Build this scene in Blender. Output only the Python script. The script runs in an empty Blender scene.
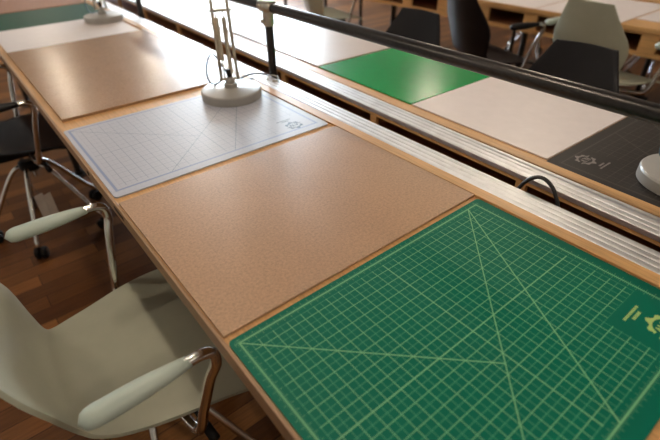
import bpy, bmesh, math, random
from mathutils import Vector, Matrix
random.seed(7)
S = 0.0254            # everything is laid out in inches above / beside the near table, then scaled
TOP = 29.5            # table height in inches
PI = math.pi
sc = bpy.context.scene
col = sc.collection

# ------------------------------------------------------------------ node helpers
class X:
    """tiny expression wrapper round shader-node sockets"""
    def __init__(s, nt, sock): s.nt, s.k = nt, sock
    def _m(s, op, *a, clamp=False):
        n = s.nt.nodes.new('ShaderNodeMath'); n.operation = op; n.use_clamp = clamp
        for i, v in enumerate((s,) + a):
            if isinstance(v, X): s.nt.links.new(v.k, n.inputs[i])
            else: n.inputs[i].default_value = v
        return X(s.nt, n.outputs[0])
    def __add__(s, o): return s._m('ADD', o)
    def __sub__(s, o): return s._m('SUBTRACT', o)
    def __mul__(s, o): return s._m('MULTIPLY', o)
    def __lt__(s, o): return s._m('LESS_THAN', o)
    def __gt__(s, o): return s._m('GREATER_THAN', o)
    def abs(s): return s._m('ABSOLUTE')
    def mx(s, o): return s._m('MAXIMUM', o)
    def mn(s, o): return s._m('MINIMUM', o)
    def per(s, p, off=0.0):           # distance to nearest multiple of p
        return ((s * (1.0 / p) + (0.5 + off))._m('FRACT') - 0.5).abs() * p

def mat_new(name, rough=0.5, metal=0.0, color=(.5, .5, .5), spec=0.5):
    m = bpy.data.materials.new(name); m.use_nodes = True
    b = m.node_tree.nodes['Principled BSDF']
    b.inputs['Base Color'].default_value = (*color, 1)
    b.inputs['Roughness'].default_value = rough
    b.inputs['Metallic'].default_value = metal
    b.inputs['Specular IOR Level'].default_value = spec
    return m, m.node_tree, b

def obj_coords(nt, inches=True):
    tc = nt.nodes.new('ShaderNodeTexCoord')
    mp = nt.nodes.new('ShaderNodeMapping')
    k = 1 / S if inches else 1
    mp.inputs['Scale'].default_value = (k, k, k)
    nt.links.new(tc.outputs['Object'], mp.inputs['Vector'])
    return mp.outputs['Vector']

def noise(nt, vec, scale, detail=4, rough=.6, stretch=None):
    if stretch:
        mp = nt.nodes.new('ShaderNodeMapping'); mp.inputs['Scale'].default_value = stretch
        nt.links.new(vec, mp.inputs['Vector']); vec = mp.outputs['Vector']
    n = nt.nodes.new('ShaderNodeTexNoise'); n.inputs['Scale'].default_value = scale
    n.inputs['Detail'].default_value = detail; n.inputs['Roughness'].default_value = rough
    nt.links.new(vec, n.inputs['Vector'])
    return n.outputs['Fac']

def ramp(nt, fac, stops):
    r = nt.nodes.new('ShaderNodeValToRGB'); e = r.color_ramp.elements
    while len(e) < len(stops): e.new(.5)
    for el, (p, c) in zip(e, stops): el.position = p; el.color = (*c, 1)
    nt.links.new(fac, r.inputs['Fac']); return r.outputs['Color']

def mix(nt, fac, a, b):
    n = nt.nodes.new('ShaderNodeMix'); n.data_type = 'RGBA'
    for inp, v in ((n.inputs[0], fac), (n.inputs[6], a), (n.inputs[7], b)):
        if hasattr(v, 'k'): nt.links.new(v.k, inp)
        elif isinstance(v, bpy.types.NodeSocket): nt.links.new(v, inp)
        elif isinstance(v, (int, float)): inp.default_value = v
        else: inp.default_value = (*v, 1)
    return n.outputs[2]

def bump(nt, b, h, strength=.1, dist=.001):
    n = nt.nodes.new('ShaderNodeBump'); n.inputs['Strength'].default_value = strength
    n.inputs['Distance'].default_value = dist
    nt.links.new(h, n.inputs['Height']); nt.links.new(n.outputs['Normal'], b.inputs['Normal'])

# ------------------------------------------------------------------ materials
def m_simple(name, color, rough=.5, metal=0., var=.06, scale=.6, spec=.5):
    m, nt, b = mat_new(name, rough, metal, color, spec)
    f = noise(nt, obj_coords(nt), scale)
    lo = tuple(max(0, c * (1 - var)) for c in color); hi = tuple(min(1, c * (1 + var)) for c in color)
    nt.links.new(ramp(nt, f, [(.3, lo), (.7, hi)]), b.inputs['Base Color'])
    return m

def m_mdf(name, c, rough=.33, contrast=.22, spec=.5):
    m, nt, b = mat_new(name, rough)
    v = obj_coords(nt)
    f1 = noise(nt, v, 5.0, 6, .75); f2 = noise(nt, v, .25, 3)
    a = ramp(nt, f1, [(.36, tuple(x * (1 - contrast * 1.3) for x in c)), (.5, c), (.66, tuple(min(1, x * (1 + contrast)) for x in c))])
    d = ramp(nt, f2, [(.3, tuple(x * .9 for x in c)), (.7, tuple(min(1, x * 1.06) for x in c))])
    nt.links.new(mix(nt, .35, a, d), b.inputs['Base Color'])
    b.inputs['Specular IOR Level'].default_value = spec
    return m

def m_wood(name, c, rough=.45, axis=1):
    m, nt, b = mat_new(name, rough)
    v = obj_coords(nt)
    st = [5, 5, 5]; st[axis] = .25
    f = noise(nt, v, 1.0, 5, .6, tuple(st))
    nt.links.new(ramp(nt, f, [(.25, tuple(x * .72 for x in c)), (.5, c), (.75, tuple(min(1, x * 1.15) for x in c))]), b.inputs['Base Color'])
    return m

def m_floor():
    m, nt, b = mat_new('oak_floor', .36, spec=.2)
    v = obj_coords(nt)
    br = nt.nodes.new('ShaderNodeTexBrick')
    br.inputs['Scale'].default_value = 1; br.inputs['Brick Width'].default_value = 26
    br.inputs['Row Height'].default_value = 3.0; br.inputs['Mortar Size'].default_value = .05
    br.inputs['Bias'].default_value = 0
    br.inputs['Color1'].default_value = (.2, .2, .2, 1); br.inputs['Color2'].default_value = (.8, .8, .8, 1)
    br.inputs['Mortar'].default_value = (0, 0, 0, 1); br.offset = .37
    nt.links.new(v, br.inputs['Vector'])
    g = noise(nt, v, 1.0, 5, .65, (.18, 3.5, 1))
    base = ramp(nt, br.outputs['Color'], [(0, (.02, .006, .002)), (.2, (.09, .032, .008)), (.5, (.165, .065, .017)), (.8, (.28, .12, .035))])
    gr = ramp(nt, g, [(.3, (.5, .45, .4)), (.65, (1.1, 1.05, 1))])
    n = nt.nodes.new('ShaderNodeMix'); n.data_type = 'RGBA'; n.blend_type = 'MULTIPLY'; n.inputs[0].default_value = .8
    nt.links.new(base, n.inputs[6]); nt.links.new(gr, n.inputs[7])
    nt.links.new(n.outputs[2], b.inputs['Base Color'])
    return m

def m_mat(name, base, line, fine, frame, rough=.45, fine_k=.7, frame_w=.05, diag_k=1.0, spec=.5):
    """cutting-mat ruling: local inches, frame corner at 0,0, 22 wide (x) and 16 deep (y down)"""
    m, nt, b = mat_new(name, rough, 0, base, spec)
    vec = obj_coords(nt)
    sx = nt.nodes.new('ShaderNodeSeparateXYZ'); nt.links.new(vec, sx.inputs[0])
    x = X(nt, sx.outputs['X']); y = X(nt, sx.outputs['Y']) * -1.0
    inside = (x > 0.0) * (x < 22.0) * (y > 0.0) * (y < 16.0)
    blank = (x > 17.6) * (y > 12.5)
    body = (x > .45) * (x < 21.55) * (y > .45) * (y < 15.55) * ((blank * -1.0) + 1.0)
    one = (x.per(1) < .027).mx(y.per(1) < .027) * body
    half = (x.per(.5) < .022).mx(y.per(.5) < .022) * body
    heavy = (((x - 11.0).abs() < .04).mx((y - 8.0).abs() < .04)).mx((x.per(11) < .036)) * body
    fr = (((x.abs()).mn((x - 22.0).abs()) < frame_w) * (y > -frame_w) * (y < 16 + frame_w)).mx(
         ((y.abs()).mn((y - 16.0).abs()) < frame_w) * (x > -frame_w) * (x < 22 + frame_w))
    # ruler ticks along the frame
    dx = (x.abs()).mn((x - 22.0).abs()); dy = (y.abs()).mn((y - 16.0).abs())
    tick = ((x.per(.125) < .014) * (dy < .16)).mx((y.per(.125) < .014) * (dx < .16)).mx(
           ((x.per(.5) < .018) * (dy < .3)).mx((y.per(.5) < .018) * (dx < .3)))
    tick = tick * (x > -.3) * (x < 22.3) * (y > -.3) * (y < 16.3)
    d1 = ((x - y).abs() < .05) * (x < 10.5)                       # 45 deg from near corner
    d2 = (((x + y) - 21.0).abs() < .05)                           # 45 deg from far corner
    d3 = ((((x - 21.0) * -1.7320508) - y).abs() < .085)           # 60 deg
    dg = d1.mx(d2).mx(d3) * inside * ((blank * -1.0) + 1.0)
    c = mix(nt, half * fine_k, base, fine)
    c = mix(nt, one * .75, c, line)
    c = mix(nt, heavy * .9, c, line)
    c = mix(nt, tick * .55, c, line)
    c = mix(nt, dg * diag_k, c, line)
    c = mix(nt, fr, c, frame)
    nt.links.new(c, b.inputs['Base Color'])
    h = noise(nt, vec, 14, 2)
    bump(nt, b, h, .06, .0005)
    return m

def m_emit(name, color, strength):
    m = bpy.data.materials.new(name); m.use_nodes = True; nt = m.node_tree
    nt.nodes.clear(); e = nt.nodes.new('ShaderNodeEmission'); o = nt.nodes.new('ShaderNodeOutputMaterial')
    e.inputs[0].default_value = (*color, 1); e.inputs[1].default_value = strength
    nt.links.new(e.outputs[0], o.inputs[0]); return m

M = dict(
    mdf=m_mdf('tempered_hardboard', (.45, .275, .16), .36, .3),
    mdf_b=m_mdf('brown_hardboard', (.37, .22, .125), .27, spec=.2),
    mdf_p=m_mdf('pale_board', (.66, .56, .51), .35, .06),
    ply=m_wood('light_ply', (.64, .36, .145), .42),
    edge=m_wood('ply_edge', (.36, .215, .12), .5),
    ply_red=m_wood('red_brown_ply', (.30, .12, .05), .6),
    white=m_simple('white_sheet', (.80, .72, .70), .4, var=.03),
    green=m_simple('green_sheet', (.0, .30, .065), .24, var=.04, spec=.15),
    dgreen=m_simple('dark_green_sheet', (.002, .06, .028), .5, var=.1, spec=.1),
    alu=m_simple('ribbed_aluminium', (.84, .85, .87), .46, 1.0, .08),
    black_steel=m_simple('black_pipe', (.022, .019, .018), .3, .35, .3, 2.0),
    galv=m_simple('galvanised_fitting', (.55, .50, .42), .32, 1.0, .15, 2),
    chrome=m_simple('chrome', (.80, .79, .76), .12, 1.0, .05),
    shell_green=m_simple('pale_sage_plastic', (.43, .44, .345), .38, var=.03),
    pad_green=m_simple('sage_armrest_plastic', (.50, .59, .53), .38, var=.03),
    shell_black=m_simple('black_plastic', (.010, .009, .011), .3, var=.1, spec=.25),
    caster=m_simple('black_caster_rubber', (.008, .007, .007), .5, var=.1, spec=.2),
    lamp=m_simple('warm_grey_enamel', (.33, .315, .29), .35, var=.04),
    lamp_rod=m_simple('cream_steel_rod', (.62, .55, .42), .3, .5, .06),
    cord=m_simple('black_cord', (.012, .012, .013), .45, var=.1),
    cord_blue=m_simple('grey_blue_cord', (.10, .16, .22), .4, var=.1),
    paper=m_simple('paper_tag', (.62, .55, .48), .7, var=.1),
    wall=m_simple('grey_wall_paint', (.33, .29, .25), .8, var=.05, scale=.05),
    wall_w=m_simple('off_white_wall_paint', (.40, .36, .31), .8, var=.03, scale=.05),
    wall_d=m_simple('dark_brown_wall_paint', (.10, .08, .065), .8, var=.05, scale=.05),
    ceil=m_simple('ceiling_paint', (.42, .39, .35), .9, var=.03, scale=.05),
    base=m_simple('baseboard_paint', (.10, .085, .075), .5),
    frame=m_simple('window_frame_paint', (.55, .53, .50), .5),
    pane=m_emit('bright_window_daylight', (.76, .89, 1.0), 45.0),
    bulb=m_emit('warm_bulb', (1.0, .84, .66), 420.0),
    floor=m_floor(),
    lime=m_simple('lime_print', (.40, .55, .17), .45, var=.06),
    navy=m_simple('navy_print', (.05, .09, .16), .45, var=.06),
    greyprint=m_simple('grey_print', (.22, .20, .19), .45, var=.06),
    gmat_dark=m_simple('green_mat_ink', (.0, .05, .03), .45, var=.06),
)
M['gmat'] = m_mat('green_cutting_mat', (.0008, .125, .076), (.20, .43, .215), (.08, .30, .16), (.17, .40, .20), .5, spec=.12)
M['cmat'] = m_mat('clear_cutting_mat', (.46, .475, .55), (.20, .25, .35), (.36, .375, .45), (.24, .29, .47), .42, .7, .12)
M['bmat'] = m_mat('black_cutting_mat', (.020, .017, .015), (.08, .072, .064), (.045, .04, .036), (.07, .062, .055), .5, .7, spec=.25)

# ------------------------------------------------------------------ mesh helpers (inches in, metres out)
def finish(bm, name, m, parent=None, smooth=False, loc=None, recalc=True):
    if recalc: bmesh.ops.recalc_face_normals(bm, faces=bm.faces)
    for v in bm.verts: v.co *= S
    me = bpy.data.meshes.new(name); bm.to_mesh(me); bm.free()
    me.materials.append(m)
    if smooth:
        for p in me.polygons: p.use_smooth = True
    o = bpy.data.objects.new(name, me); col.objects.link(o)
    if parent: o.parent = parent
    if loc: o.location = [c * S for c in loc]
    return o

def auto_smooth(o, deg=35):
    me = o.data
    for p in me.polygons: p.use_smooth = True
    bm = bmesh.new(); bm.from_mesh(me)
    for e in bm.edges:
        if len(e.link_faces) == 2 and e.calc_face_angle(0) > math.radians(deg): e.smooth = False
    bm.to_mesh(me); bm.free(); return o

def box(bm, x0, x1, y0, y1, z0, z1, bev=0.0, seg=2):
    t = bmesh.new()
    bmesh.ops.create_cube(t, size=1)
    for v in t.verts:
        v.co = Vector(((x0 + x1) / 2 + v.co.x * (x1 - x0), (y0 + y1) / 2 + v.co.y * (y1 - y0), (z0 + z1) / 2 + v.co.z * (z1 - z0)))
    if bev: bmesh.ops.bevel(t, geom=t.edges[:], offset=bev, segments=seg, affect='EDGES', profile=.5)
    me = bpy.data.meshes.new('t'); t.to_mesh(me); t.free(); bm.from_mesh(me); bpy.data.meshes.remove(me)
    return bm

def smooth_path(pts, n=6):
    P = [Vector(p) for p in pts]; out = []
    for i in range(len(P) - 1):
        p0 = P[max(i - 1, 0)]; p1 = P[i]; p2 = P[i + 1]; p3 = P[min(i + 2, len(P) - 1)]
        for k in range(n):
            t = k / n
            out.append(.5 * ((2 * p1) + (p2 - p0) * t + (2 * p0 - 5 * p1 + 4 * p2 - p3) * t * t + (3 * p1 - p0 - 3 * p2 + p3) * t ** 3))
    out.append(P[-1]); return out

def tube(bm, pts, r, seg=12, caps=True):
    """r: number or list of radii"""
    P = [Vector(p) for p in pts]; R = r if isinstance(r, (list, tuple)) else [r] * len(P)
    rings = []; up = None
    for i, p in enumerate(P):
        d = (P[min(i + 1, len(P) - 1)] - P[max(i - 1, 0)]).normalized()
        if up is None:
            up = Vector((0, 0, 1)) if abs(d.z) < .9 else Vector((1, 0, 0))
        s = d.cross(up).normalized(); up = s.cross(d).normalized()
        rings.append([bm.verts.new(p + (s * math.cos(a) + up * math.sin(a)) * R[i]) for a in [2 * PI * k / seg for k in range(seg)]])
    for a, b in zip(rings, rings[1:]):
        for k in range(seg): bm.faces.new((a[k], a[(k + 1) % seg], b[(k + 1) % seg], b[k]))
    if caps:
        bm.faces.new(rings[0][::-1]); bm.faces.new(rings[-1])
    return bm

def lathe(bm, prof, c=(0, 0, 0), seg=32):
    """prof: (r, z) from bottom to top"""
    rings = []
    for r, z in prof:
        if r < 1e-6: rings.append([bm.verts.new((c[0], c[1], c[2] + z))])
        else: rings.append([bm.verts.new((c[0] + r * math.cos(2 * PI * k / seg), c[1] + r * math.sin(2 * PI * k / seg), c[2] + z)) for k in range(seg)])
    for a, b in zip(rings, rings[1:]):
        for k in range(seg):
            k2 = (k + 1) % seg
            if len(a) == 1 and len(b) > 1: bm.faces.new((a[0], b[k2], b[k]))
            elif len(b) == 1 and len(a) > 1: bm.faces.new((a[k], a[k2], b[0]))
            elif len(a) > 1: bm.faces.new((a[k], a[k2], b[k2], b[k]))
    return bm

def slab(bm, outline, z0, z1):
    lo = [bm.verts.new((x, y, z0)) for x, y in outline]; hi = [bm.verts.new((x, y, z1)) for x, y in outline]
    n = len(outline)
    for k in range(n): bm.faces.new((lo[k], lo[(k + 1) % n], hi[(k + 1) % n], hi[k]))
    bm.faces.new(lo[::-1]); bm.faces.new(hi); return bm

def rrect(x0, x1, y0, y1, r, n=5):
    o = []
    for cx, cy, a0 in ((x1 - r, y1 - r, 0), (x0 + r, y1 - r, 90), (x0 + r, y0 + r, 180), (x1 - r, y0 + r, 270)):
        for k in range(n + 1):
            a = math.radians(a0 + 90 * k / n); o.append((cx + r * math.cos(a), cy + r * math.sin(a)))
    return o

def extrude_y(bm, prof, y0, y1):
    """closed (x,z) profile extruded along y"""
    a = [bm.verts.new((x, y0, z)) for x, z in prof]; b = [bm.verts.new((x, y1, z)) for x, z in prof]
    n = len(prof)
    for k in range(n): bm.faces.new((a[k], a[(k + 1) % n], b[(k + 1) % n], b[k]))
    bm.faces.new(a[::-1]); bm.faces.new(b); return bm

def tag(o, label=None, cat=None, group=None, kind=None):
    if label: o['label'] = label
    if cat: o['category'] = cat
    if group: o['group'] = group
    if kind: o['kind'] = kind
    return o

def empty(name, loc, rz=0, label=None, cat=None, group=None):
    o = bpy.data.objects.new(name, None); o.empty_display_size = .05
    o.location = [c * S for c in loc]; o.rotation_euler = (0, 0, rz); col.objects.link(o)
    return tag(o, label, cat, group)

def copy_tree(o, parent=None):
    c = o.copy(); col.objects.link(c)
    if parent: c.parent = parent
    for ch in list(o.children): copy_tree(ch, c)
    return c

def swap_mat(root, table):
    """own mesh data with other materials for a copied thing"""
    for ch in [root] + list(root.children_recursive):
        if ch.type == 'MESH' and ch.data.materials and ch.data.materials[0] in table:
            ch.data = ch.data.copy(); ch.data.materials[0] = table[ch.data.materials[0]]

# ------------------------------------------------------------------ room
FX0, FX1, FY0, FY1, CZ = -90, 192, -120, 340, 128      # room in inches, floor at 0
def struct(name, bm, m): return tag(finish(bm, name, m), kind='structure')
struct('floor', box(bmesh.new(), FX0 - 4, FX1 + 4, FY0 - 4, FY1 + 4, -4, 0), M['floor'])
struct('ceiling', box(bmesh.new(), FX0 - 4, FX1 + 4, FY0 - 4, FY1 + 4, CZ, CZ + 4), M['ceil'])
RW0, RW1, WZ0, WZ1 = 255, 320, 40, 116
b_ = box(bmesh.new(), FX1, FX1 + 4, FY0 - 4, RW0, 0, CZ)
box(b_, FX1, FX1 + 4, RW1, FY1 + 4, 0, CZ); box(b_, FX1, FX1 + 4, RW0, RW1, 0, WZ0); box(b_, FX1, FX1 + 4, RW0, RW1, WZ1, CZ)
struct('wall_right', b_, M['wall'])
b_ = bmesh.new()
box(b_, FX1 + .5, FX1 + 3, RW0, RW0 + 2, WZ0, WZ1); box(b_, FX1 + .5, FX1 + 3, RW1 - 2, RW1, WZ0, WZ1)
box(b_, FX1 + .5, FX1 + 3, RW0 + 2, RW1 - 2, WZ0, WZ0 + 2); box(b_, FX1 + .5, FX1 + 3, RW0 + 2, RW1 - 2, WZ1 - 2, WZ1)
wr = struct('window_3', b_, M['frame'])
finish(box(bmesh.new(), FX1 + 1.9, FX1 + 2.2, RW0 + 2, RW1 - 2, WZ0 + 2, WZ1 - 2), 'window_pane', M['pane'], wr)
struct('wall_left', box(bmesh.new(), FX0 - 4, FX0, FY0 - 4, FY1 + 4, 0, CZ), M['wall_w'])
struct('wall_near', box(bmesh.new(), FX0, FX1, FY0 - 4, FY0, 0, CZ), M['wall_w'])
WIN = [(122, 147), (151, 177)]
bm = bmesh.new()
xs = [FX0] + [c for w in WIN for c in w] + [FX1]
for i in range(0, len(xs), 2): box(bm, xs[i], xs[i + 1], FY1, FY1 + 4, 0, CZ)
for a, b in WIN:
    box(bm, a, b, FY1, FY1 + 4, 0, WZ0); box(bm, a, b, FY1, FY1 + 4, WZ1, CZ)
struct('wall_far', bm, M['wall_d'])
struct('baseboard_right', box(bmesh.new(), FX1 - .6, FX1, FY0, FY1, 0, 4.5, .15), M['base'])
struct('baseboard_far', box(bmesh.new(), FX0, FX1, FY1 - .6, FY1, 0, 4.5, .15), M['base'])
for i, (a, b) in enumerate(WIN):
    bm = bmesh.new()
    box(bm, a, a + 2, FY1 + .5, FY1 + 3, WZ0, WZ1); box(bm, b - 2, b, FY1 + .5, FY1 + 3, WZ0, WZ1)
    box(bm, a + 2, b - 2, FY1 + .5, FY1 + 3, WZ0, WZ0 + 2); box(bm, a + 2, b - 2, FY1 + .5, FY1 + 3, WZ1 - 2, WZ1)
    box(bm, a + 2, b - 2, FY1 + 1, FY1 + 2.5, 77, 78.6)
    w = struct('window_%d' % (i + 1), bm, M['frame'])
    finish(box(bmesh.new(), a + 2, b - 2, FY1 + 1.9, FY1 + 2.2, WZ0 + 2, WZ1 - 2), 'window_pane', M['pane'], w)

# ------------------------------------------------------------------ the tables
Y0T, Y1T = -26, 150
def channel_profile(x0, w, z0, h, ribs=5, flange=False):
    """ribbed aluminium extrusion, closed profile"""
    p = [(x0, z0), (x0 + w, z0), (x0 + w, z0 + h)]
    rw = w / ribs
    for i in range(ribs):
        c = x0 + w - rw * (i + .5)
        for k in range(7):
            a = PI * k / 6
            p.append((c + math.cos(a) * rw * .44, z0 + h + math.sin(a) * .085))
    p.append((x0, z0 + h)); return p

def pipe_leg(bm, x, y, z1, r=.66):
    tube(bm, [(x, y, .25), (x, y, z1)], r, 16)
    lathe(bm, [(0, 0), (1.9, 0), (1.9, .18), (1.0, .3), (.95, .9), (0, .9)], (x, y, 0), 20)

# table 1 : nearest, running away from the camera
t1 = empty('work_table', (11, 60, 0), 0, 'long plywood work table in the foreground carrying the large green gridded mat and brown boards', 'table')
def P1(bm, name, m, smooth=False):
    for v in bm.verts: v.co -= Vector((11, 60, 0))
    o = finish(bm, name, m, t1); 
    return auto_smooth(o) if smooth else o
P1(box(bmesh.new(), -.55, 24.3, Y0T, Y1T, TOP - 1.5, TOP - .14), 'tabletop', M['ply'])
P1(box(bmesh.new(), -.8, -.55, Y0T, Y1T, TOP - 1.5, TOP - .1, .04), 'edge_band', M['edge'])
P1(box(bmesh.new(), 23.15, 24.3, Y0T, Y1T, TOP - .14, TOP + .06, .04), 'wood_strip', M['ply'])
P1(box(bmesh.new(), 24.3, 26.9, Y0T, Y1T, TOP - 1.5, TOP - .32), 'rear_rail', M['ply_red'])
P1(extrude_y(bmesh.new(), channel_profile(24.35, 2.5, TOP - .32, .3, 4), Y0T, Y1T), 'aluminium_channel', M['alu'], True)
for y in (-20, 34, 88, 142):
    P1(box(bmesh.new(), 3, 24, y - .75, y + .75, TOP - 3, TOP - 1.5), 'cross_beam', M['black_steel'])
    for x in (5, 22):
        b_ = bmesh.new(); pipe_leg(b_, x, y, TOP - 3); P1(b_, 'leg', M['black_steel'], True)
for y in (27.9, 83.0):
    b_ = tube(bmesh.new(), [(-.86, y, TOP - .75), (-.7, y, TOP - .75)], .24, 14); P1(b_, 'bolt_socket', M['caster'], True)
for y in (19.1, 74.0):
    P1(box(bmesh.new(), -.83, -.6, y - 1.25, y + 1.1, TOP - .95, TOP - .5, .06), 'edge_slot', M['caster'])

# table 2 : behind the rail.  local frame at (33.2, 0) turned by a hair
A2 = -.025
t2 = empty('work_table', (33.2, 0, 0), A2, 'long plywood work table behind the black pipe rail, under the bright green sheet', 'table')
def slotted_apron(bm, x0, x1, ya, yb, zt, zb, pitch, start, gap=1.3, rail=.75):
    """front board pierced by a row of long slots"""
    box(bm, x0, x1, ya, yb, zt - rail, zt); box(bm, x0, x1, ya, yb, zb, zb + .8)
    y = start
    while y < yb:
        if y > ya: box(bm, x0, x1, y - gap / 2, y + gap / 2, zb + .8, zt - rail)
        y += pitch
def P2(bm, name, m, smooth=False):
    o = finish(bm, name, m, t2); return auto_smooth(o) if smooth else o
P2(box(bmesh.new(), -3.6, 18.2, Y0T, Y1T, TOP - .85, TOP - .14), 'tabletop', M['ply'])
P2(box(bmesh.new(), -1.55, -.25, Y0T, Y1T, TOP - .14, TOP + .06, .04), 'wood_strip', M['ply'])
P2(extrude_y(bmesh.new(), channel_profile(-4.15, 2.55, TOP - .45, .43, 4), Y0T, Y1T), 'aluminium_channel', M['alu'], True)
b_ = bmesh.new(); slotted_apron(b_, -4.1, -3.6, Y0T, Y1T, TOP - .45, TOP - 4.6, 20, .1, 1.0, .36)
P2(b_, 'slotted_apron', M['ply'])
P2(box(bmesh.new(), -3.6, 17.6, Y0T, Y1T, TOP - 4.6, TOP - 4.1), 'shelf', M['ply_red'])
P2(box(bmesh.new(), 17.6, 18.2, Y0T, Y1T, TOP - 4.6, TOP - .9), 'far_apron', M['ply'])
for y in (-20, 34, 88, 142):
    for x in (2, 15):
        b_ = bmesh.new(); pipe_leg(b_, x, y, TOP - 4.6); P2(b_, 'leg', M['black_steel'], True)

# table 3 : across the aisle, light-wood slotted apron towards us
X3, T3 = 96.5, TOP - 1.0
t3 = empty('work_table', (X3, 0, 0), 0, 'plywood work table with slotted apron across the aisle at the top right', 'table')
def P3(bm, name, m, smooth=False):
    o = finish(bm, name, m, t3); return auto_smooth(o) if smooth else o
P3(box(bmesh.new(), 0, 25, Y0T, Y1T, T3 - .8, T3), 'tabletop', M['ply'])
b_ = bmesh.new(); slotted_apron(b_, .5, 1.1, Y0T, Y1T, T3 - .8, T3 - 5.2, 12.5, 3, 3.2, .5)
P3(b_, 'slotted_apron', M['ply'])
P3(box(bmesh.new(), 1.1, 24.5, Y0T, Y1T, T3 - 5.2, T3 - 4.7), 'shelf', M['ply_red'])
P3(box(bmesh.new(), 24, 24.5, Y0T, Y1T, T3 - 4.7, T3 - .8), 'far_apron', M['ply'])
for y in (-20, 42, 85, 142):
    for x in (2.5, 22):
        b_ = bmesh.new(); pipe_leg(b_, x, y, T3 - 5.2); P3(b_, 'leg', M['black_steel'], True)

t4 = copy_tree(t3); t4.location = ((X3 + 27) * S, -13 * S, 0)
t4['label'] = 'plywood work table behind the slotted-apron table, only its dark legs showing'

# ------------------------------------------------------------------ mats, boards and sheets on the tables
def logo_bm(r, z):
    """jagged four-pointed badge outline with letter-like bars left open inside"""
    bm = bmesh.new()
    n = 4
    def pt(a, rr): return (math.cos(a) * rr, math.sin(a) * rr * .82)
    outer, inner = [], []
    N = 32
    for k in range(N):
        a = 2 * PI * k / N
        d = .5 + .5 / (abs(math.cos(a)) + abs(math.sin(a)))          # between a disc and a diamond
        outer.append(pt(a, r * d * (1.0 if k % 4 < 2 else .82)))
        inner.append(pt(a, r * .56))
    vo = [bm.verts.new((x, y, z)) for x, y in outer]; vi = [bm.verts.new((x, y, z)) for x, y in inner]
    for k in range(N):
        if k in (15, 16, 31, 0): continue                           # open at both side tips
        bm.faces.new((vo[k], vo[(k + 1) % N], vi[(k + 1) % N], vi[k]))
    # strokes in the middle
    for x0, y0, x1, y1 in ((-.42, -.2, -.3, .24), (-.3, .24, -.18, -.2), (-.08, .24, -.08, -.2), (-.08, -.2, .1, -.2), (.18, .24, .28, -.2), (.28, -.2, .4, .24)):
        a = Vector((x0 * r, y0 * r, z)); b = Vector((x1 * r, y1 * r, z)); d = (b - a).normalized(); s = Vector((-d.y, d.x, 0)) * r * .045
        bm.faces.new([bm.verts.new(q) for q in (a - s, b - s, b + s, a + s)])
    # tiny thickness
    ret = bmesh.ops.extrude_face_region(bm, geom=bm.faces[:])
    for e in ret['geom']:
        if isinstance(e, bmesh.types.BMVert): e.co.z += .006
    return bm

def dashes_bm(x0, x1, y, h, z, seed):
    rnd = random.Random(seed); bm = bmesh.new(); x = x0
    while x < x1:
        w = rnd.uniform(.05, .13)
        box(bm, x, min(x + w, x1), y - h / 2, y + h / 2, z, z + .006); x += w + .03
    return bm

def cutting_mat(loc, rz, matname, ink, label, x0=-.52):
    o = finish(slab(bmesh.new(), rrect(x0, 22.95, -17.1, .5, .35), 0, .13), 'cutting_mat', M[matname])
    o.location = [c * S for c in loc]; o.rotation_euler = (0, 0, rz)
    tag(o, label, 'cutting mat')
    l = finish(logo_bm(1.25, .13), 'logo', M[ink], o, loc=(19.75, -14.9, 0))
    finish(dashes_bm(18.55, 20.35, -13.18, .16, .13, 3), 'lettering', M[ink], o)
    finish(dashes_bm(19.05, 19.95, -13.5, .18, .13, 4), 'lettering', M[ink], o)
    return o
Z = TOP - .14
cutting_mat((0, 0, Z), 0, 'gmat', 'lime', 'large dark green cutting mat with pale grid lines in the foreground')
cutting_mat((.05, 37.5, Z), 0, 'cmat', 'navy', 'translucent whitish cutting mat with blue grid lines under the grey lamp')
def P2at(x, y, z):            # table-2 local -> world inches
    return (33.2 + x * math.cos(A2) - y * math.sin(A2), x * math.sin(A2) + y * math.cos(A2), z)
m_ = cutting_mat(P2at(22.7, -17.1 + .3, Z), PI + A2, 'bmat', 'greyprint', 'black cutting mat with faint grid beside the lamp foot at the right edge', 4.8)

def board(x0, x1, y0, y1, t, m, name, label, cat, rot=0, origin=None, zb=Z, bev=.03, group=None):
    cx, cy = (x0 + x1) / 2, (y0 + y1) / 2
    b_ = box(bmesh.new(), x0 - cx, x1 - cx, y0 - cy, y1 - cy, 0, t, bev, 1)
    o = finish(b_, name, M[m])
    if origin: L = P2at(cx, cy, zb)
    else: L = (cx, cy, zb)
    o.location = [c * S for c in L]; o.rotation_euler = (0, 0, rot)
    return tag(o, label, cat, group)
board(-.5, 23.1, .95, 19.35, .2, 'mdf', 'hardboard_panel', 'brown speckled hardboard panel between the green gridded mat and the clear mat', 'board')
board(.2, 23.1, 41.0, 76.9, .32, 'mdf_b', 'hardboard_panel', 'large shiny brown hardboard panel between the clear mat and the white sheet', 'board')
board(.3, 22.6, 77.2, 95.2, .2, 'white', 'white_board', 'white sheet under the far lamp on the foreground table', 'board')
board(.6, 22.8, 95.6, 113.6, .16, 'dgreen', 'green_board', 'dark green sheet at the top left behind the white sheet', 'board')
board(.6, 22.8, 114.2, 149, .2, 'ply_red', 'hardboard_panel', 'reddish brown board at the top left corner beyond the dark green sheet', 'board')
def b2(*a, **k): return board(*a, rot=A2, origin=True, **k)
b2(.35, 18, .45, 18.2, .16, 'white', 'white_board', 'white sheet between the bright green sheet and the black mat', 'board')
b2(.35, 18, 18.4, 37.2, .14, 'green', 'green_board', 'bright green sheet on the table behind the pipe rail', 'board')
b2(.35, 18, 37.5, 73.4, .2, 'mdf_p', 'pale_board', 'pale pinkish board left of the bright green sheet behind the rail', 'board')
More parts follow.
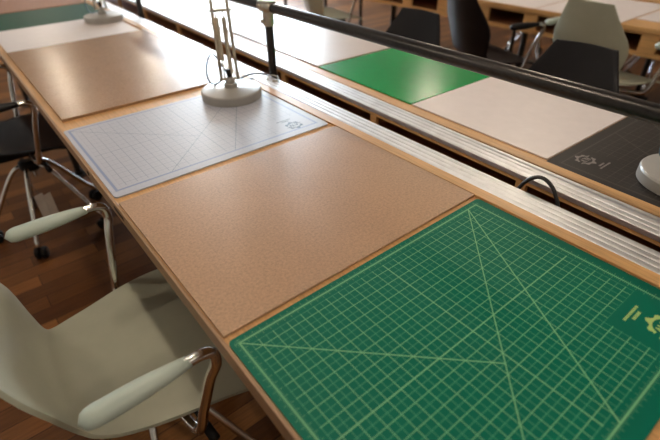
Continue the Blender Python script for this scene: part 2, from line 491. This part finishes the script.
b2(.35, 18, 73.8, 91.8, .16, 'white', 'white_board', 'white sheet behind the near lamp arm, beyond the pale pinkish board', 'board')
b2(.35, 18, 92.3, 149, .2, 'mdf_p', 'pale_board', 'pale board at the far end of the table behind the rail', 'board')
board(X3 + .4, X3 + 24, 21.5, 39.5, .15, 'white', 'white_board', 'white sheet on the table across the aisle right of the black chair back', 'board', zb=T3)
board(X3 + .4, X3 + 24, 40, 76, .15, 'white', 'white_board', 'white sheet on the far end of the table across the aisle', 'board', zb=T3)
board(X3 + 6, X3 + 24, 4, 21, .15, 'white', 'white_board', 'white sheet glimpsed behind the pale green chair back at the top right', 'board', zb=T3)

# ------------------------------------------------------------------ pipe rail in the gap between the tables
RX, RZ = 27.75, TOP + 8.8
pr = empty('pipe_rail', (RX, 39, 0), 0, 'black steel pipe rail on posts running between the two tables', 'rail')
def PR(bm, name, m, smooth=True):
    for v in bm.verts: v.co -= Vector((RX, 39, 0))
    o = finish(bm, name, m, pr); return auto_smooth(o, 40)
PR(tube(bmesh.new(), [(RX, -34, RZ), (RX, 146, RZ)], .64, 24), 'rail', M['black_steel'])
for y in (-14, 39, 90.5, 143):
    b_ = tube(bmesh.new(), [(RX, y, .3), (RX, y, RZ - .8)], .56, 20)
    lathe(b_, [(0, 0), (1.9, 0), (1.9, .2), (.9, .35), (.85, 1.2), (0, 1.2)], (RX, y, 0), 24)
    PR(b_, 'post', M['black_steel'])
    b_ = bmesh.new()
    tube(b_, [(RX, y - 1.5, RZ), (RX, y - 1.35, RZ), (RX, y + 1.35, RZ), (RX, y + 1.5, RZ)], [.78, .84, .84, .78], 24)
    tube(b_, [(RX, y, RZ - .3), (RX, y, RZ - 2.2), (RX, y, RZ - 2.35)], [.76, .76, .7], 24)
    tube(b_, [(RX - .7, y - .1, RZ - 1.7), (RX - 1.15, y - .1, RZ - 1.7)], .26, 12)
    tube(b_, [(RX - .7, y + .75, RZ + .1), (RX - 1.0, y + .75, RZ + .1)], .22, 12)
    PR(b_, 'clamp_fitting', M['galv'])

# ------------------------------------------------------------------ articulated lamp
def make_lamp():
    r = empty('desk_lamp', (0, 0, 0))
    b_ = lathe(bmesh.new(), [(0, 0), (3.62, 0), (3.72, .08), (3.72, .95), (3.62, 1.1), (3.4, 1.16), (1.0, 1.22), (.8, 1.3), (.8, 1.75), (.55, 1.85), (0, 1.85)], seg=56)
    auto_smooth(finish(b_, 'base', M['lamp'], r), 30)
    b_ = lathe(bmesh.new(), [(0, 1.7), (.62, 1.7), (.5, 2.3), (.3, 2.45), (.3, 3.0), (0, 3.0)], seg=20)
    auto_smooth(finish(b_, 'swivel_stem', M['lamp'], r))
    b_ = tube(bmesh.new(), [(0, -.1, 2.6), (0, -.1, 3.5)], .3, 14)
    auto_smooth(finish(b_, 'knob', M['caster'], r))
    h = 17.5
    def lean(z): return -.018 * z
    for s in (-1, 1):
        b_ = tube(bmesh.new(), [(s * 1.0, lean(2.2), 2.2), (s * .8, lean(h) * 1, h)], .19, 10)
        finish(b_, 'arm_rod', M['lamp_rod'], r, True)
    for s, z0 in ((-.55, 4.6), (.28, 3.0)):
        b_ = bmesh.new(); n = 320; pts = []
        for k in range(n + 1):
            a = k * 2 * PI / 8.0; z = z0 + (9.4 - z0) * k / n
            pts.append((s + .17 * math.cos(a), lean(z) + .17 * math.sin(a), z))
        tube(b_, pts, .1, 5)
        tube(b_, [(s, lean(9.2), 9.2), (s, lean(10.2), 10.2)], .07, 8); tube(b_, [(s, 0, 2.3), (s, lean(z0), z0)], .07, 8)
        finish(b_, 'spring', M['lamp_rod'], r, True)
    for z in (2.3, 10.2, h):
        b_ = tube(bmesh.new(), [(-1.25, lean(z), z), (1.25, lean(z), z)], .16, 10)
        finish(b_, 'cross_bar', M['lamp_rod'], r, True)
    # upper arm folded back over the far table, with its shade
    for s in (-1, 1):
        finish(tube(bmesh.new(), [(s * .7, 0, h), (s * .5, 11, h + 9)], .15, 10), 'upper_arm_rod', M['lamp_rod'], r, True)
    b_ = lathe(bmesh.new(), [(3.3, 0), (3.35, .05), (2.9, 2.2), (1.6, 3.6), (1.1, 4.6), (.9, 5.6), (0, 5.7), (0, 5.6), (.8, 5.5), (1.0, 4.5), (1.5, 3.5), (2.8, 2.1), (3.3, 0)], (0, 13.0, h + 5.2), 36)
    auto_smooth(finish(b_, 'lamp_shade', M['lamp'], r), 40)
    b_ = tube(bmesh.new(), smooth_path([(.2, .2, 1.9), (-.6, .8, 3.6), (-1.6, .9, 5.2), (-2.5, .8, 4.0), (-2.6, .9, 2.2), (-2.0, 1.6, 1.3), (-.8, 3.0, 1.1), (.5, 3.9, .6), (3.4, 5.0, .35)]), .09, 8)
    finish(b_, 'cable', M['cord_blue'], r, True)
    return r
lamp = make_lamp()
LA = math.radians(-24)
tag(lamp, 'grey articulated desk lamp standing on the clear gridded mat', 'lamp')
lamp.location = (18.9 * S, 34.9 * S, (Z + .13) * S); lamp.rotation_euler = (0, 0, LA)
l2 = copy_tree(lamp); l2.location = (20.1 * S, 90.8 * S, (Z + .2) * S); l2.rotation_euler = (0, 0, math.radians(-15))
tag(l2, 'grey desk lamp with round foot on the far white sheet at the top left', 'lamp')
l3 = copy_tree(lamp); l3.location = [c * S for c in (38.2, -9.6, Z + .13)]; l3.rotation_euler = (0, 0, math.radians(-70))
tag(l3, 'grey lamp foot on the black mat, cut by the right edge', 'lamp')

# cords
c1 = finish(tube(bmesh.new(), smooth_path([(21.6, 38.9, TOP + .12), (23.2, 39.6, TOP + .35), (25.0, 39.4, TOP + .5), (26.4, 38.3, TOP + .3), (26.95, 37.3, TOP + .2), (27.1, 36.6, TOP - 1.5), (27.6, 36.2, TOP - 6), (27.9, 35.6, TOP - 14)]), .13, 8), 'power_cord', M['cord'], smooth=True)
tag(c1, 'short black cord crossing the metal channel at the foot of the rail post', 'cord')
c2 = finish(tube(bmesh.new(), smooth_path([(27.5, .6, TOP - 12), (27.6, .2, TOP - 3), (27.75, -.55, TOP - .2), (27.9, -1.5, TOP + 1.0), (28.0, -2.5, TOP + 1.05), (28.0, -3.5, TOP + .1), (27.9, -4.1, TOP - 2), (27.7, -4.5, TOP - 12)]), .17, 8), 'power_cord', M['cord'], smooth=True)
tag(c2, 'black cord looping up out of the gap between the tables beside the green mat', 'cord')
b_ = tube(bmesh.new(), smooth_path([(25.5, 36.9, TOP + .14), (25.9, 37.5, TOP + .3), (26.6, 37.6, TOP + .35), (26.9, 36.6, TOP + .3), (26.3, 35.6, TOP + .2), (25.7, 36.0, TOP + .16)]), .1, 8)
tag(finish(b_, 'metal_clip', M['galv'], smooth=True), 'small silver wire clip on the metal channel at the foot of the post', 'clip')

# ------------------------------------------------------------------ shell chairs on swivel bases
SPINE = [  # x, z, half width, edge forward, edge lift
    (6.3, 17.55, 9.4, 0, .0), (6.0, 17.75, 9.4, 0, .0), (3.6, 18.0, 9.0, 0, .2), (1.0, 17.95, 8.5, 0, .4), (-1.5, 17.8, 7.85, 0, .6),
    (-3.8, 17.85, 7.15, .1, .8), (-5.4, 18.3, 6.45, .25, .8), (-6.5, 19.4, 6.2, .75, .45), (-7.35, 21.6, 6.7, 1.2, .0), (-8.15, 24.4, 7.5, 1.5, -.1),
    (-8.9, 26.6, 7.35, 1.4, -.1), (-9.5, 28.6, 6.4, 1.1, -.1), (-10.1, 30.7, 5.3, .7, -.1), (-10.6, 32.7, 4.3, .4, -.05), (-10.68, 33.0, 4.15, .4, -.05)]
def make_shell():
    bm = bmesh.new(); nt_ = 12
    P = smooth_path([(a, b, c) for a, b, c, d, e in SPINE], 3); Q = smooth_path([(d, e, 0) for a, b, c, d, e in SPINE], 3)
    rows = []
    for p, q in zip(P, Q):
        row = []
        for k in range(nt_ + 1):
            t = -1 + 2 * k / nt_; t2_ = t * t
            row.append(bm.verts.new((p.x + q.x * t2_, p.z * t, p.y + q.y * t2_)))
        rows.append(row)
    for a, b in zip(rows, rows[1:]):
        for k in range(nt_): bm.faces.new((a[k], a[k + 1], b[k + 1], b[k]))
    return bm
def make_chair(arms=True):
    r = empty('swivel_chair', (0, 0, 0))
    sh = finish(make_shell(), 'shell', M['shell_green'], r, True)
    md = sh.modifiers.new('thick', 'SOLIDIFY'); md.thickness = .32 * S; md.offset = -1
    bv = sh.modifiers.new('soft', 'BEVEL'); bv.width = .1 * S; bv.segments = 2; bv.limit_method = 'ANGLE'; bv.angle_limit = math.radians(50)
    if arms:
        for s in (-1, 1):
            pts = smooth_path([(.2, s * 1.5, 16.2), (.6, s * 5, 16.3), (1.0, s * 8.6, 16.6), (1.25, s * 9.6, 17.6), (1.75, s * 9.95, 20), (2.6, s * 10.6, 23.6), (3.1, s * 11.0, 25.2), (3.05, s * 11.0, 26.3), (2.4, s * 11.0, 26.75), (1.5, s * 11.0, 26.8), (.6, s * 11.0, 26.8)])
            t = finish(tube(bmesh.new(), pts, .40, 12), 'arm_tube', M['chrome'], r, True)
            bm = bmesh.new(); n = 22; rings = []
            for i in range(n + 1):
                f = i / n; x = 1.7 - 6.8 * f
                rad = .44 + .35 * math.sin(min(1, f * 1.6) * PI / 2)
                if f > .86: rad *= math.sqrt(max(0, 1 - ((f - .86) / .14) ** 2)) * .98 + .02
                if f < .04: rad *= .85
                rings.append([bm.verts.new((x, s * 11.0 + math.cos(a) * rad * .95, 26.8 + math.sin(a) * rad * .82)) for a in [2 * PI * k / 16 for k in range(16)]])
            for a, b in zip(rings, rings[1:]):
                for k in range(16): bm.faces.new((a[k], a[(k + 1) % 16], b[(k + 1) % 16], b[k]))
            bm.faces.new(rings[0]); bm.faces.new(rings[-1])
            finish(bm, 'arm_pad', M['pad_green'], t, True)
    # under-seat plate, column, hub
    b_ = box(bmesh.new(), -4, 4, -3.2, 3.2, 15.7, 17.0, .3); finish(b_, 'seat_bracket', M['caster'], r)
    b_ = tube(bmesh.new(), [(0, 0, 11.0), (0, 0, 16.0)], .62, 16); auto_smooth(finish(b_, 'column', M['chrome'], r))
    b_ = lathe(bmesh.new(), [(0, 12.2), (1.3, 12.2), (1.75, 12.6), (1.75, 13.7), (1.3, 14.1), (0, 14.1)], seg=24); auto_smooth(finish(b_, 'hub', M['caster'], r))
    # lever
    b_ = tube(bmesh.new(), [(1.5, -3, 16), (1.8, -7.5, 15.6)], .17, 8); tube(b_, [(1.8, -7.5, 15.6), (1.95, -9.8, 15.4)], .42, 10)
    finish(b_, 'height_lever', M['caster'], r, True)
    for k in range(5):
        a = math.radians(-115 + 72 * k); c, s = math.cos(a), math.sin(a)
        pts = smooth_path([(1.2 * c, 1.2 * s, 13.0), (2.6 * c, 2.6 * s, 12.6), (4.6 * c, 4.6 * s, 10.2), (8.3 * c, 8.3 * s, 4.6), (9.5 * c, 9.5 * s, 3.3), (9.8 * c, 9.8 * s, 2.4)])
        lg = finish(tube(bmesh.new(), pts, .38, 10), 'leg', M['chrome'], r, True)
        b_ = bmesh.new(); q = Vector((-s, c, 0))
        for off in (-.55, .55):
            ctr = Vector((9.6 * c, 9.6 * s, 1.05)) + q * off
            tube(b_, [ctr - q * .33, ctr - q * .25, ctr + q * .25, ctr + q * .33], [.92, 1.04, 1.04, .92], 20)
        tube(b_, [(9.75 * c, 9.75 * s, 1.2), (9.8 * c, 9.8 * s, 2.6)], .3, 10)
        auto_smooth(finish(b_, 'caster', M['caster'], lg))
    return r
BLACK = {M['shell_green']: M['shell_black'], M['pad_green']: M['shell_black']}
def raise_seat(o, dz):
    for ch in o.children:
        if ch.name.split('.')[0] in ('shell', 'arm_tube', 'seat_bracket', 'column', 'height_lever'): ch.location.z += dz * S
def put(o, x, y, rz, label, dz=0, name='swivel_chair'):
    o.location = (x * S, y * S, dz * S); o.rotation_euler = (0, 0, rz); tag(o, label, 'chair', None); return o
chair = make_chair()
put(chair, -3.95, 13.9, math.radians(.5), 'pale sage green armchair pulled up to the foreground table at the lower left')
armless = make_chair(False)
ch2 = copy_tree(chair); swap_mat(ch2, BLACK)
put(ch2, -3.6, 70.2, math.radians(-1), 'black armchair with chrome star base at the left edge of the photo')
# across table 2, backs standing up behind its far edge
swap_mat(armless, BLACK)
put(armless, 50.5, 10.9, PI + math.radians(3), 'black chair with plain shell back in front of the pale green chair, upper right')
c4 = copy_tree(armless); put(c4, 50.5, 40.9, PI + math.radians(2), 'black chair with slanted shell back behind the far edge of the bright green sheet')
# at table 3, facing away
c5 = copy_tree(chair); raise_seat(c5, 1.0); put(c5, 94, 21.5, math.radians(-6), 'pale green chair facing the far table, partly hidden by a black chair back')
c6 = copy_tree(chair); swap_mat(c6, BLACK); raise_seat(c6, 1.5); put(c6, 87.5, 43.2, math.radians(-18), 'black armchair with rounded back facing the far table, behind the rail')
c7 = copy_tree(chair); put(c7, 92, 106, math.radians(-10), 'pale green chair at the top edge behind the rail clamp')
c8 = copy_tree(chair); put(c8, 94, -8, math.radians(30), 'pale green armchair at the top right corner showing only its arm')

c9 = copy_tree(chair); put(c9, 153, 69, PI + .3, 'pale green chair beyond the far tables, chrome base showing right of the black armchair')
c10 = copy_tree(chair); put(c10, 153, 30, PI - .2, 'pale green chair beyond the far tables, chrome base showing at the right edge')

# paper tag tied to the black chair
tg = empty('paper_tag', (-4.2, 62.6, 9.4), math.radians(20), 'folded paper tag hanging from the base of the black armchair', 'tag')
finish(box(bmesh.new(), -1.2, .2, -.03, .03, -3.0, 1.6), 'tag_leaf', M['paper'], tg)
finish(box(bmesh.new(), .1, 1.3, -.25, -.19, -3.3, 1.2), 'tag_leaf', M['paper'], tg)
finish(tube(bmesh.new(), smooth_path([(-.3, 0, 1.5), (-.1, 1.2, 2.2), (.2, 2.6, 2.5)]), .05, 6), 'string', M['cord'], tg)

# ------------------------------------------------------------------ pendant lamps (the room's own warm light)
PEND = [(30, 245, 60), (80, 252, 60), (116, 45, 62), (150, 110, 62), (4, 22, 66), (4, -70, 66), (60, -60, 66), (60, 150, 66), (-50, 80, 70)]
def make_pendant():
    r = empty('pendant_lamp', (0, 0, 0))
    b_ = lathe(bmesh.new(), [(5.2, 0), (5.3, .1), (4.4, 3.0), (2.2, 4.8), (1.2, 5.6), (0, 5.7), (0, 5.5), (1.0, 5.4), (2.0, 4.6), (4.2, 2.8), (5.2, 0)], seg=28)
    auto_smooth(finish(b_, 'lamp_shade', M['lamp'], r), 40)
    b_ = lathe(bmesh.new(), [(0, -.6), (1.0, -.3), (1.5, .5), (1.5, 1.2), (.9, 2.3), (.6, 4.0), (0, 4.2)], seg=18)
    finish(b_, 'bulb', M['bulb'], r, True)
    return r
pend = make_pendant()
for i, (x, y, z) in enumerate(PEND):
    o = pend if i == 0 else copy_tree(pend)
    o.location = (x * S, y * S, (z + TOP) * S)
    finish(tube(bmesh.new(), [(0, 0, 5.5), (0, 0, CZ - z - TOP)], .12, 8), 'suspension_cord', M['cord'], o)
    tag(o, 'grey pendant lamp hanging from the ceiling above the work tables', 'lamp', 'pendant lamps on the ceiling')

# ------------------------------------------------------------------ world, camera
w = bpy.data.worlds.new('world'); sc.world = w; w.use_nodes = True
bg = w.node_tree.nodes['Background']; bg.inputs[0].default_value = (.75, .87, 1, 1); bg.inputs[1].default_value = 1.0
cam_d = bpy.data.cameras.new('camera'); cam = bpy.data.objects.new('camera', cam_d); col.objects.link(cam)
cam_d.sensor_width = 36; cam_d.lens = 456.3 / 660 * 36; cam_d.clip_start = .01
a, b, c = -.666, .945, -.021
cam.matrix_world = Matrix.Translation(Vector((-6.409, -16.845, 21.024 + TOP)) * S) @ (Matrix.Rotation(a, 4, 'Z') @ Matrix.Rotation(b, 4, 'X') @ Matrix.Rotation(c, 4, 'Z'))
cam_d.dof.use_dof = True; cam_d.dof.focus_distance = 37 * S; cam_d.dof.aperture_fstop = 2.8
sc.camera = cam
vs = sc.view_settings
vs.view_transform = 'Standard'; vs.look = 'None'; vs.gamma = 1; vs.use_curve_mapping = False; vs.exposure = 0.15
